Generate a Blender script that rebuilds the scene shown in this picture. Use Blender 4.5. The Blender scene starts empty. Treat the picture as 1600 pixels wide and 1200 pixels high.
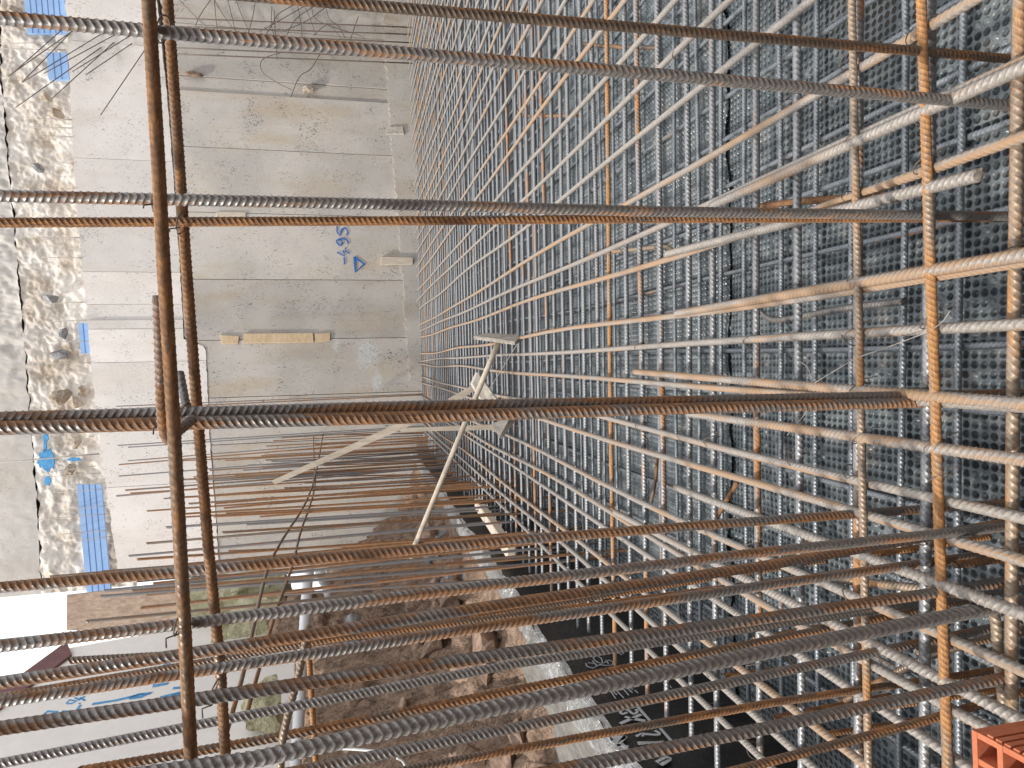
import bpy, bmesh, math, random
import numpy as np
from mathutils import Vector, Matrix, noise as mnoise
random.seed(7); RNG = np.random.default_rng(7)
S = bpy.context.scene
COL = S.collection

# ---------------------------------------------------------------- camera (phone held sideways: the frame is rolled by 90 degrees)
F = 1067.0; CX, CY = 800.0, 600.0; CAMZ = 1.57
dY = np.array([-250., -33., F]); dY /= np.linalg.norm(dY)
nad = np.array([1., -.03, (250 - .99) / F]); nad -= nad.dot(dY) * dY; nad /= np.linalg.norm(nad)
aZ = -nad; aX = np.cross(dY, aZ)
W = np.stack([aX, dY, aZ])                       # camera (x right, y down, z forward) -> world
CAM = np.array([0., 0., CAMZ])
cd = bpy.data.cameras.new("camera"); cam = bpy.data.objects.new("camera", cd); COL.objects.link(cam)
cd.sensor_fit = 'HORIZONTAL'; cd.sensor_width = 36; cd.lens = 36 * F / 1600; cd.clip_start = .02; cd.clip_end = 400
R3 = np.stack([W[:, 0], -W[:, 1], -W[:, 2]], 1)
cam.matrix_world = Matrix([[*R3[0], CAM[0]], [*R3[1], CAM[1]], [*R3[2], CAM[2]], [0, 0, 0, 1]])
S.camera = cam
# ---------------------------------------------------------------- light
SUN_EL, SUN_AZ = math.radians(52), math.radians(-118)      # azimuth from +Y towards +X
wd = bpy.data.worlds.new("World"); S.world = wd; wd.use_nodes = True
nt = wd.node_tree; sky = nt.nodes.new('ShaderNodeTexSky'); sky.sky_type = 'NISHITA'; sky.sun_disc = False
sky.sun_elevation = SUN_EL; sky.sun_rotation = SUN_AZ; sky.dust_density = 4.0; sky.air_density = 1.0; sky.ozone_density = .6
# thin bright cloud over the clear sky
tc = nt.nodes.new('ShaderNodeTexCoord'); nz = nt.nodes.new('ShaderNodeTexNoise'); nz.inputs['Scale'].default_value = 2.2; nz.inputs['Detail'].default_value = 6
nt.links.new(tc.outputs['Generated'], nz.inputs['Vector'])
mr = nt.nodes.new('ShaderNodeMapRange'); mr.inputs[1].default_value = .2; mr.inputs[2].default_value = .5; mr.inputs[3].default_value = .72; mr.inputs[4].default_value = .97
nt.links.new(nz.outputs['Fac'], mr.inputs[0])
mx = nt.nodes.new('ShaderNodeMix'); mx.data_type = 'RGBA'; mx.inputs[7].default_value = (8.2, 8.3, 8.5, 1)
nt.links.new(mr.outputs[0], mx.inputs[0]); nt.links.new(sky.outputs[0], mx.inputs[6])
bg = nt.nodes['Background']; nt.links.new(mx.outputs[2], bg.inputs[0]); bg.inputs[1].default_value = .12
sl = bpy.data.lights.new("sun", 'SUN'); sl.energy = 2.5; sl.angle = math.radians(3); sl.color = (1, .93, .84)
so = bpy.data.objects.new("sun", sl); COL.objects.link(so)
sd = Vector((math.sin(SUN_AZ) * math.cos(SUN_EL), math.cos(SUN_AZ) * math.cos(SUN_EL), math.sin(SUN_EL)))
so.rotation_euler = sd.to_track_quat('Z', 'Y').to_euler()
S.view_settings.view_transform = 'Standard'; S.view_settings.look = 'None'
S.view_settings.exposure = .65; S.view_settings.gamma = 1

# ---------------------------------------------------------------- rays through the frame of the 1600 x 1200 photograph, met with real planes
def ray(px, py):
    v = np.array([px - CX, py - CY, F]); return W @ v
def on_y(px, py, Y):
    d = ray(px, py); return CAM + d * (Y / d[1])
def on_z(px, py, Z):
    d = ray(px, py); return CAM + d * ((Z - CAMZ) / d[2])
def on_x(px, py, X):
    d = ray(px, py); return CAM + d * (X / d[0])
PHI = math.radians(6); WP = np.array([0., 11.9, 0.]); WU = np.array([math.cos(PHI), math.sin(PHI), 0.]); WN = np.array([math.sin(PHI), -math.cos(PHI), 0.])
def on_wall(px, py, off=0.):
    d = ray(px, py); p0 = WP + WN * off
    return CAM + d * (np.dot(p0 - CAM, WN) / np.dot(d, WN))
def wz(px, py, off=0.):
    p = on_wall(px, py, off); return float(np.dot(p - WP, WU)), float(p[2])
def wpt(w, z, off=0.):
    return WP + WU * w + WN * off + np.array([0, 0, z])

# ---------------------------------------------------------------- mesh helpers
def mesh_np(name, v, quads=None, ngons=(), smooth=False, attr=None):
    me = bpy.data.meshes.new(name); v = np.asarray(v, np.float32)
    q = np.zeros((0, 4), np.int32) if quads is None else np.asarray(quads, np.int32)
    ng = [list(n) for n in ngons]
    loops = np.concatenate([q.ravel()] + [np.array(n, np.int32) for n in ng]) if ng else q.ravel()
    tot = np.array([4] * len(q) + [len(n) for n in ng], np.int32); st = np.concatenate([[0], np.cumsum(tot)[:-1]]).astype(np.int32)
    me.vertices.add(len(v)); me.vertices.foreach_set('co', v.ravel())
    me.loops.add(len(loops)); me.loops.foreach_set('vertex_index', loops.astype(np.int32))
    me.polygons.add(len(tot)); me.polygons.foreach_set('loop_start', st); me.polygons.foreach_set('loop_total', tot)
    if smooth:
        sm = np.ones(len(tot), bool); sm[len(q):] = False; me.polygons.foreach_set('use_smooth', sm)
    if attr is not None:
        a = me.attributes.new('bar', 'FLOAT_VECTOR', 'POINT'); a.data.foreach_set('vector', np.asarray(attr, np.float32).ravel())
    me.update(calc_edges=True); me.validate(); return me
def ob(name, me, mat=None, parent=None, loc=None):
    o = bpy.data.objects.new(name, me); COL.objects.link(o)
    if mat is not None and me is not None:
        me.materials.clear(); me.materials.append(mat)
    if loc is not None: o.location = loc
    if parent is not None: o.parent = parent
    return o
def tag(o, label=None, cat=None, group=None, kind=None):
    for k, x in (('label', label), ('category', cat), ('group', group), ('kind', kind)):
        if x: o[k] = x
    return o
def empty(name, loc, label, cat, group=None):
    o = bpy.data.objects.new(name, None); COL.objects.link(o); o.location = loc; o.empty_display_size = .1
    return tag(o, label, cat, group)

class MB:
    """collects solids for one mesh"""
    def __init__(s): s.v = []; s.f = []
    def add(s, v, f):
        b = len(s.v); s.v += [tuple(map(float, p)) for p in v]; s.f += [[i + b for i in q] for q in f]
    def hexa(s, p):       # 8 corners: bottom loop, top loop
        s.add(p, [(3, 2, 1, 0), (4, 5, 6, 7), (0, 1, 5, 4), (1, 2, 6, 5), (2, 3, 7, 6), (3, 0, 4, 7)])
    def box(s, c, ax, h):
        c = np.array(c, float); a = [np.array(x, float) / np.linalg.norm(x) * y for x, y in zip(ax, h)]
        sg = [(-1, -1), (1, -1), (1, 1), (-1, 1)]
        s.hexa([c + i * a[0] + j * a[1] - a[2] for i, j in sg] + [c + i * a[0] + j * a[1] + a[2] for i, j in sg])
    def prism(s, poly, vec):
        n = len(poly); poly = [np.array(p, float) for p in poly]; vec = np.array(vec, float)
        s.add(poly + [p + vec for p in poly], [list(range(n))[::-1], list(range(n, 2 * n))] + [[i, (i + 1) % n, (i + 1) % n + n, i + n] for i in range(n)])
    def tube(s, pts, r, n=8, r1=None):
        v, q, ng = sweep(pts, r, n, r1); s.add(v, [list(x) for x in q] + [list(x) for x in ng])
    def strip(s, pts, width, nrm, thick):   # flat stroke lying on a plane
        nrm = np.array(nrm, float); pts = [np.array(p, float) for p in pts]
        L = []; Rr = []
        for i, p in enumerate(pts):
            t = pts[min(i + 1, len(pts) - 1)] - pts[max(i - 1, 0)]; t /= np.linalg.norm(t) + 1e-9
            sd_ = np.cross(nrm, t); w = width * (.85 + .3 * random.random())
            L.append(p + sd_ * w / 2); Rr.append(p - sd_ * w / 2)
        for i in range(len(pts) - 1):
            a, b, c, d = L[i], L[i + 1], Rr[i + 1], Rr[i]
            s.hexa([a, b, c, d] + [x + nrm * thick for x in (a, b, c, d)])
    def build(s, name, mat, parent=None, loc=None, smooth=False, bevel=0):
        me = bpy.data.meshes.new(name); org = np.array(loc if loc is not None else (0, 0, 0), float)
        me.from_pydata([tuple(np.array(p) - org) for p in s.v], [], s.f); 
        bm = bmesh.new(); bm.from_mesh(me); bmesh.ops.recalc_face_normals(bm, faces=bm.faces)
        if bevel: bmesh.ops.bevel(bm, geom=list(bm.edges), offset=bevel, segments=1, affect='EDGES')
        if smooth:
            for f in bm.faces: f.smooth = True
        bm.to_mesh(me); bm.free()
        return ob(name, me, mat, parent, tuple(org) if loc is not None else None)
def sweep(pts, r, n=8, r1=None):
    P = np.array(pts, float); T = np.gradient(P, axis=0); T /= np.linalg.norm(T, axis=1)[:, None] + 1e-12
    ref = np.array([.13, .21, .97]);
    if abs(T[0] @ ref) > .85: ref = np.array([.97, .13, .21])
    v = []; nn = None
    for i in range(len(P)):
        nn = np.cross(T[i], ref) if nn is None else nn - (nn @ T[i]) * T[i]
        nn /= np.linalg.norm(nn); bb = np.cross(T[i], nn); rr = r if r1 is None else r + (r1 - r) * i / (len(P) - 1)
        for k in range(n):
            a = 2 * math.pi * k / n; v.append(P[i] + rr * (math.cos(a) * nn + math.sin(a) * bb))
    q = [(i * n + k, i * n + (k + 1) % n, (i + 1) * n + (k + 1) % n, (i + 1) * n + k) for i in range(len(P) - 1) for k in range(n)]
    return v, q, [list(range(n))[::-1], list(range((len(P) - 1) * n, len(P) * n))]
def smooth_path(pts, n=10):
    P = [np.array(p, float) for p in pts]; P = [2 * P[0] - P[1]] + P + [2 * P[-1] - P[-2]]; out = []
    for i in range(1, len(P) - 2):
        for k in range(n):
            t = k / n; a, b, c, d = P[i - 1], P[i], P[i + 1], P[i + 2]
            out.append(.5 * (2 * b + (c - a) * t + (2 * a - 5 * b + 4 * c - d) * t * t + (3 * b - a - 3 * c + d) * t ** 3))
    return out + [P[-2]]

def rebar_mesh(name, pts, r, pitch=None, n=10, roll=0., hgt=.15):
    """deformed reinforcing bar swept along a path: two lengthwise ribs and slanted crescent ribs as geometry"""
    P = np.array(pts, float); org = P[0].copy(); P = P - org
    seg = np.linalg.norm(np.diff(P, axis=0), axis=1); cum = np.concatenate([[0], np.cumsum(seg)]); L = cum[-1]
    if pitch is None: pitch = r * 1.25
    k = max(2, int(L / pitch)); base = np.arange(k) * (L / k)
    prof = np.array([0., .66, .75, .89]); hh = np.array([0., 0., 1., 1.])
    s = (base[:, None] + prof[None] * (L / k)).ravel(); h = np.tile(hh, k); s = np.append(s, L); h = np.append(h, 0)
    h[:2] = 0
    c = np.stack([np.interp(s, cum, P[:, i]) for i in range(3)], 1)
    Td = np.gradient(P, axis=0) if len(P) > 2 else np.repeat(P[1:2] - P[0:1], 2, 0)
    T = np.stack([np.interp(s, cum, Td[:, i]) for i in range(3)], 1); T /= np.linalg.norm(T, axis=1)[:, None]
    d0 = P[-1] / np.linalg.norm(P[-1]); ref = np.array([0, 0, 1.]) if abs(d0[2]) < .7 else np.array([.3, 1., 0.])
    N = np.cross(T, ref); N /= np.linalg.norm(N, axis=1)[:, None]; B = np.cross(T, N)
    th = np.arange(n) * 2 * np.pi / n; ca, sa = np.cos(th + roll), np.sin(th + roll)
    cres = np.abs(np.sin(th)) ** .75
    longi = np.where((np.arange(n) == 0) | (np.arange(n) == n // 2), 1., 0.)
    tri = np.where(th < np.pi, th / np.pi - .5, .5 - (th - np.pi) / np.pi) * 1.7
    rr = r * (1 + hgt * np.maximum(h[:, None] * cres[None], .75 * longi[None])) * .965
    endm = np.ones(len(s)); endm[0] = endm[-1] = 0
    sh = tri[None] * (L / k) * endm[:, None]
    V = c[:, None] + T[:, None] * sh[..., None] + N[:, None] * (rr * ca[None])[..., None] + B[:, None] * (rr * sa[None])[..., None]
    m = len(s); i = np.arange(m - 1)[:, None] * n; kk = np.arange(n)[None]; k2 = (kk + 1) % n
    q = np.stack([i + kk, i + k2, i + n + k2, i + n + kk], -1).reshape(-1, 4)
    A = np.stack([np.broadcast_to(s[:, None], rr.shape), np.broadcast_to(np.cos(th + roll)[None], rr.shape), h[:, None] * cres[None]], -1).reshape(-1, 3)
    me = mesh_np(name, V.reshape(-1, 3), q, [list(range(n))[::-1], list(range((m - 1) * n, m * n))], smooth=False, attr=A)
    return me, org

# ---------------------------------------------------------------- materials
def new_mat(name):
    m = bpy.data.materials.new(name); m.use_nodes = True; t = m.node_tree; b = t.nodes['Principled BSDF']; return m, t, b
class G:
    def __init__(s, t): s.t = t
    def n(s, typ, **kw):
        x = s.t.nodes.new(typ)
        for k, v in kw.items(): setattr(x, k, v)
        return x
    def put(s, sock, v):
        if hasattr(v, 'is_linked'): s.t.links.new(v, sock)
        elif isinstance(v, (tuple, list)): sock.default_value = (*v, 1) if len(v) == 3 and sock.type == 'RGBA' else v
        else: sock.default_value = v
    def math(s, op, a, b=None, c=None, clamp=False):
        x = s.n('ShaderNodeMath', operation=op, use_clamp=clamp); s.put(x.inputs[0], a)
        if b is not None: s.put(x.inputs[1], b)
        if c is not None: s.put(x.inputs[2], c)
        return x.outputs[0]
    def mix(s, f, a, b, bl='MIX'):
        x = s.n('ShaderNodeMix', data_type='RGBA', blend_type=bl); s.put(x.inputs[0], f); s.put(x.inputs[6], a); s.put(x.inputs[7], b); return x.outputs[2]
    def noise(s, vec, sc, det=4, rough=.55, dist=0.):
        x = s.n('ShaderNodeTexNoise'); x.inputs['Scale'].default_value = sc; x.inputs['Detail'].default_value = det
        x.inputs['Roughness'].default_value = rough; x.inputs['Distortion'].default_value = dist
        if vec is not None: s.put(x.inputs['Vector'], vec)
        return x.outputs['Fac']
    def step(s, v, lo, hi):
        x = s.n('ShaderNodeMapRange', interpolation_type='SMOOTHSTEP'); s.put(x.inputs[0], v); s.put(x.inputs[1], lo); s.put(x.inputs[2], hi); return x.outputs[0]
    def obj(s): return s.n('ShaderNodeTexCoord').outputs['Object']
    def rnd(s): return s.n('ShaderNodeObjectInfo').outputs['Random']
    def xyz(s, a, b, c):
        x = s.n('ShaderNodeCombineXYZ'); [s.put(x.inputs[i], v) for i, v in enumerate((a, b, c))]; return x.outputs[0]
    def scale(s, v, k):
        x = s.n('ShaderNodeMapping'); s.put(x.inputs['Vector'], v); x.inputs['Scale'].default_value = k; return x.outputs[0]
    def bump(s, h, st, dist, nrm=None):
        x = s.n('ShaderNodeBump'); s.put(x.inputs['Height'], h); x.inputs['Strength'].default_value = st; x.inputs['Distance'].default_value = dist
        if nrm is not None: s.put(x.inputs['Normal'], nrm)
        return x.outputs[0]
def bar_mat(name, steel, rust, amount, var=.25, dust=(.5, .45, .4), dustk=.3, orange=(.42, .17, .045), met=.55, rough=.42, freq=5.):
    m, t, b = new_mat(name); g = G(t)
    at = g.n('ShaderNodeAttribute', attribute_name='bar').outputs['Vector']; sp = g.n('ShaderNodeSeparateXYZ'); g.put(sp.inputs[0], at)
    s_, c_, h_ = sp.outputs; rn = g.rnd()
    v = g.xyz(g.math('MULTIPLY_ADD', rn, 57., g.math('MULTIPLY', s_, freq)), g.math('MULTIPLY', c_, .55), g.math('MULTIPLY', rn, 13.))
    n1 = g.noise(v, 1., 5, .62); n2 = g.noise(g.obj(), 160., 3, .6); n3 = g.noise(v, 7., 3, .6)
    thr = g.math('MULTIPLY_ADD', g.math('SUBTRACT', rn, .5), -var, .5 + (.5 - amount) * .5)
    nn = g.math('MULTIPLY_ADD', g.math('SUBTRACT', n2, .5), .16, n1)
    mask = g.step(nn, g.math('SUBTRACT', thr, .05), g.math('ADD', thr, .07))
    rc = g.mix(g.step(n3, .4, .65), rust, orange)
    st2 = g.mix(g.step(n2, .3, .75), tuple(x * .72 for x in steel), tuple(min(1, x * 1.2) for x in steel))
    col = g.mix(mask, st2, rc); col = g.mix(g.math('MULTIPLY', h_, dustk), col, dust)
    g.put(b.inputs['Base Color'], col)
    g.put(b.inputs['Metallic'], g.math('MULTIPLY', g.math('SUBTRACT', 1., mask), met))
    g.put(b.inputs['Roughness'], g.math('MULTIPLY_ADD', mask, .4, rough))
    g.put(b.inputs['Normal'], g.bump(n2, .35, .002)); return m
M = {}
M['dark'] = bar_mat('mill_scale_steel', (.25, .24, .235), (.19, .105, .06), .33, .3, (.46, .42, .38), .3, (.33, .16, .065))
M['rusty'] = bar_mat('rusted_steel', (.2, .16, .13), (.17, .085, .045), .6, .25, (.40, .27, .16), .3, (.36,.17,.06))
M['brown'] = bar_mat('brown_smooth_rust', (.20, .15, .11), (.17, .09, .045), .6, .2, (.33, .21, .11), .35, (.34,.17,.07), rough=.36, met=.45)
M['pale'] = bar_mat('dusty_pale_steel', (.345, .315, .285), (.31, .215, .145), .3, .35, (.46, .42, .38), .35, (.34, .21, .115), .25, .5, 3.)
M['grey'] = bar_mat('grey_mat_steel', (.27, .28, .295), (.25, .15, .09), .11, .34, (.5, .48, .46), .35, (.5, .2, .045), .45, .42, 3.)
M['blue'] = bar_mat('bluish_mat_steel', (.25, .275, .30), (.27, .16, .09), .1, .3, (.45, .47, .5), .35, (.45, .19, .05), .5, .4, 3.)
M['orange'] = bar_mat('orange_rust_steel', (.33, .26, .2), (.3, .15, .07), .6, .3, (.52, .37, .22), .35, (.48, .24, .08), .3, .45)
M['starter'] = bar_mat('starter_steel', (.2, .2, .21), (.2, .11, .06), .36, .6, (.45, .36, .28), .25, (.36, .16, .06), .4, .48)

def simple_mat(name, c1, c2, sc=6., rough=.8, bump=.3, bsc=60., bd=.004, met=0., stretch=(1, 1, 1), spec=.5):
    m, t, b = new_mat(name); g = G(t); o = g.scale(g.obj(), stretch)
    n1 = g.noise(o, sc, 6, .6); n2 = g.noise(o, bsc, 4, .6)
    g.put(b.inputs['Base Color'], g.mix(g.step(g.math('MULTIPLY_ADD', n2, .4, g.math('MULTIPLY', n1, .6)), .35, .65), c1, c2))
    b.inputs['Roughness'].default_value = rough; b.inputs['Metallic'].default_value = met; b.inputs['Specular IOR Level'].default_value = spec
    g.put(b.inputs['Normal'], g.bump(n2, bump, bd)); return m

def concrete(name, base, dark, pit=.5, stain=(.42, .33, .22), stk=.35, smears=()):
    m, t, b = new_mat(name); g = G(t); o = g.obj(); rn = g.rnd(); o0 = o
    x = g.n('ShaderNodeVectorMath', operation='ADD'); g.put(x.inputs[0], o); g.put(x.inputs[1], g.xyz(g.math('MULTIPLY', rn, 31.), g.math('MULTIPLY', rn, 17.), 0.)); o = x.outputs[0]
    big = g.noise(o, .9, 6, .6); st = g.noise(g.scale(o, (1, 1, .25)), 2.2, 6, .65); fine = g.noise(o, 45., 4, .6)
    col = g.mix(g.step(big, .34, .66), dark, base)
    col = g.mix(g.math('MULTIPLY', g.step(st, .45, .7), stk), col, stain)
    col = g.mix(g.math('MULTIPLY', g.step(fine, .35, .7), .25), col, tuple(c * 1.12 for c in base))
    for p, rx, rz in smears:            # mortar smeared on the face after striking
        sx = g.n('ShaderNodeSeparateXYZ'); g.put(sx.inputs[0], o0); ddx = g.math('DIVIDE', g.math('SUBTRACT', sx.outputs[0], float(p[0])), rx); ddz = g.math('DIVIDE', g.math('SUBTRACT', sx.outputs[2], float(p[2])), rz)
        rd = g.math('SQRT', g.math('ADD', g.math('MULTIPLY', ddx, ddx), g.math('MULTIPLY', ddz, ddz)))
        rd = g.math('ADD', g.math('MULTIPLY_ADD', g.noise(o0, 5., 6, .7), 1.6, -.8), rd)
        col = g.mix(g.math('MULTIPLY', g.step(rd, .95, .35), .75), col, g.mix(g.step(g.noise(o0, 26., 5, .7), .35, .65), (.47, .49, .49), (.66, .685, .68)))
    # bug holes and short scratches
    dv = g.noise(o, 3.1, 3); pv = g.n('ShaderNodeTexVoronoi'); g.put(pv.inputs['Vector'], g.scale(o, (1.5, 1.5, 1.))); pv.inputs['Scale'].default_value = 24.
    hole = g.math('MULTIPLY', g.math('LESS_THAN', pv.outputs['Distance'], g.math('MULTIPLY_ADD', g.step(dv, .45, .75), .2, .07 * pit)), g.math('LESS_THAN', g.n('ShaderNodeSeparateColor').outputs[0], 2.))
    sc_ = g.noise(g.scale(o, (2.4, 2.4, 1.)), 22., 2, .5, 1.5); scr = g.step(g.math('MULTIPLY_ADD', dv, .25, sc_), .78, .83)
    hm = g.math('MULTIPLY', g.math('MAXIMUM', hole, scr), pit, clamp=True)
    col = g.mix(hm, col, tuple(c * .32 for c in dark))
    tint = g.math('MULTIPLY_ADD', rn, .2, .86); col = g.mix(1., col, g.xyz(tint, tint, tint), 'MULTIPLY')
    g.put(b.inputs['Base Color'], col); b.inputs['Roughness'].default_value = .85
    g.put(b.inputs['Normal'], g.bump(g.math('SUBTRACT', g.math('MULTIPLY', fine, .5), hm), .5, .008)); return m
M['conc_low'] = concrete('formed_concrete', (.53, .495, .455), (.405, .385, .36), 1., stk=.6, smears=((on_wall(577, 555), .33, .26), (on_wall(590, 596), .22, .12), (on_wall(525, 540), .2, .08)))
M['conc_up'] = concrete('pale_concrete', (.74, .70, .67), (.64, .61, .58), .8, stk=.22)
M['joint_shade'] = simple_mat('joint_shade_backing', (.05, .047, .043), (.13, .12, .11), 9.)  # dark colour stands in for the shade inside joints and cracks
M['slab'] = concrete('sprayed_slab', (.66, .63, .59), (.54, .52, .49), .4, stk=.25)

def rubble_mat():
    m, t, b = new_mat('rubble_bank'); g = G(t); o = g.obj()
    n1 = g.noise(o, 1.6, 6, .65); n2 = g.noise(o, 9., 8, .7); n3 = g.noise(o, 3.3, 4, .6)
    col = g.mix(g.step(n1, .35, .62), (.50, .44, .37), (.74, .70, .65)); col = g.mix(g.math('MULTIPLY', g.step(n3, .55, .7), .7), col, (.40, .31, .22))
    col = g.mix(g.math('MULTIPLY', g.step(n2, .62, .72), .7), col, (.25, .22, .19)); col = g.mix(g.math('MULTIPLY', g.step(n2, .5, .3), .35), col, (.72, .69, .64))
    g.put(b.inputs['Base Color'], col); b.inputs['Roughness'].default_value = .95; g.put(b.inputs['Normal'], g.bump(n2, .5, .04)); return m
M['rubble'] = rubble_mat()
M['earth'] = simple_mat('brown_earth', (.125, .078, .052), (.38, .265, .19), 7., .95, 1., 38., .05)
M['rock'] = simple_mat('brown_rock', (.115, .07, .05), (.34, .235, .17), 4., .85, .6, 22., .02)
M['stone'] = simple_mat('pale_stone', (.24, .18, .12), (.5, .44, .37), 5., .9, .6, 25., .02)
M['greyrock'] = simple_mat('grey_rock', (.13, .13, .14), (.33, .33, .33), 7., .8, .6, 25., .02)
M['white_panel'] = simple_mat('white_sheet', (.78, .75, .72), (.84, .815, .785), 1.5, .45, .08, 12., .004)
M['maroon'] = simple_mat('maroon_trim', (.12, .045, .05), (.18, .07, .075), 8., .5)
M['osb'] = simple_mat('strand_board', (.27, .195, .145), (.43, .335, .26), 26., .85, .4, 55., .004, stretch=(1, 1, .4))
M['osb_grey'] = simple_mat('weathered_board', (.11, .105, .095), (.21, .2, .18), 20., .85, .4, 50., .004, stretch=(1, .3, 1))
M['wood'] = simple_mat('sawn_softwood', (.45, .38, .3), (.62, .55, .46), 9., .75, .35, 60., .003, stretch=(4, 4, .5))
M['greywood'] = simple_mat('cement_smeared_wood', (.33, .30, .26), (.58, .54, .48), 14., .9, .6, 60., .004)
M['yellowwood'] = simple_mat('yellow_softwood', (.46, .34, .21), (.6, .47, .31), 6., .75, .3, 50., .003, stretch=(1, 1, 3))
M['wool'] = simple_mat('yellow_insulation', (.38, .36, .22), (.60, .57, .40), 6., .95, .9, 30., .03)
M['pvc'] = simple_mat('white_pipe', (.56, .58, .6), (.66, .67, .68), 3., .35, .05)
M['foam'] = simple_mat('blue_foam', (.22, .38, .66), (.30, .46, .73), 4., .7, .15, 70., .003)
M['groove'] = simple_mat('foam_groove', (.06, .13, .33), (.08, .17, .4), 4., .8)
M['wire'] = simple_mat('tie_wire_steel', (.09, .075, .065), (.16, .12, .09), 40., .6, .1)
M['gal'] = simple_mat('dull_wire', (.3, .27, .24), (.42, .38, .34), 20., .7, .1)
M['blue_paint'] = simple_mat('blue_marker_paint', (.02, .11, .38), (.03, .16, .48), 30., .6, .1)
M['blue_spray'] = simple_mat('blue_spray_paint', (.05, .25, .55), (.12, .40, .70), 30., .7, .1)
M['white_ink'] = simple_mat('grey_print', (.42, .43, .45), (.5, .51, .53), 30., .5, .05)
M['mortar'] = simple_mat('grey_mortar', (.45, .48, .49), (.62, .65, .66), 12., .9, .7, 40., .012)
M['brick'] = simple_mat('red_clay', (.40, .115, .05), (.50, .165, .08), 10., .85, .35, 120., .002)
M['black_void'] = simple_mat('seam_gap_shade', (.02, .019, .018), (.035, .033, .03), 9.)  # near-black colour stands in for shade in the seam gaps

def foil_mat():
    m, t, b = new_mat('aluminium_foil'); g = G(t); o = g.obj(); n1 = g.noise(g.scale(o, (1, .7, 1)), 16., 6, .65, 1.2); n2 = g.noise(o, 3., 3)
    g.put(b.inputs['Base Color'], g.mix(g.step(n2, .4, .7), (.52, .53, .53), (.34, .335, .32))); b.inputs['Metallic'].default_value = .75; b.inputs['Roughness'].default_value = .38
    g.put(b.inputs['Normal'], g.bump(n1, 1., .05)); return m
M['foil'] = foil_mat()
def bitumen():
    m, t, b = new_mat('black_membrane'); g = G(t); o = g.obj(); n1 = g.noise(o, 4., 5, .6); n2 = g.noise(o, 30., 4)
    g.put(b.inputs['Base Color'], g.mix(g.step(n1, .4, .7), (.013, .013, .013), (.03, .028, .026)))
    g.put(b.inputs['Roughness'], g.math('MULTIPLY_ADD', n1, .3, .3)); g.put(b.inputs['Normal'], g.bump(n1, .5, .05, g.bump(n2, .2, .004))); return m
M['bitumen'] = bitumen()
def dimple():
    """studded drainage sheet; the studs are geometry near the camera, bump farther off"""
    m, t, b = new_mat('studded_membrane'); g = G(t); o = g.obj(); sp = g.n('ShaderNodeSeparateXYZ'); g.put(sp.inputs[0], o)
    P = .026
    fx = g.math('SUBTRACT', g.math('FRACT', g.math('DIVIDE', sp.outputs[0], P)), .5); fy = g.math('SUBTRACT', g.math('FRACT', g.math('DIVIDE', sp.outputs[1], P)), .5)
    r = g.math('SQRT', g.math('ADD', g.math('MULTIPLY', fx, fx), g.math('MULTIPLY', fy, fy)))
    st = g.step(r, .36, .2)
    n1 = g.noise(o, 2.2, 5, .6); n2 = g.noise(o, 9., 4, .6); n3 = g.noise(o, 70., 3, .6)
    wet = g.step(n1, .42, .62); mud = g.math('MULTIPLY', g.step(g.noise(o, 1.7, 6, .7), .56, .7), .35)
    col = g.mix(g.step(n2, .35, .7), (.07, .088, .10), (.165, .185, .195))
    col = g.mix(g.math('MULTIPLY', g.step(g.noise(o, 4.5, 5, .7), .56, .66), g.math('MULTIPLY_ADD', st, .6, .15)), col, (.2, .12, .055))
    col = g.mix(mud, col, (.135, .125, .095))
    g.put(b.inputs['Base Color'], col); g.put(b.inputs['Roughness'], g.math('MULTIPLY_ADD', wet, -.14, g.math('MULTIPLY_ADD', n3, .08, .30)))
    b.inputs['Specular IOR Level'].default_value = .55
    g.put(b.inputs['Normal'], g.bump(n2, .25, .02, g.bump(n3, .1, .003))); return m
M['dimple'] = dimple()
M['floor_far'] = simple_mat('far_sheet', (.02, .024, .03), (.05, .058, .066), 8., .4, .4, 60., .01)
M['puddle'] = simple_mat('murky_water', (.06, .06, .05), (.09, .08, .06), 3., .08, .02)

# ---------------------------------------------------------------- ground and the studded sheet under the steel
gb = MB(); gb.box((0, 20, -.25), ((1, 0, 0), (0, 1, 0), (0, 0, 1)), (150, 150, .2)); tag(gb.build('ground', M['earth']), kind='structure')

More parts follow.
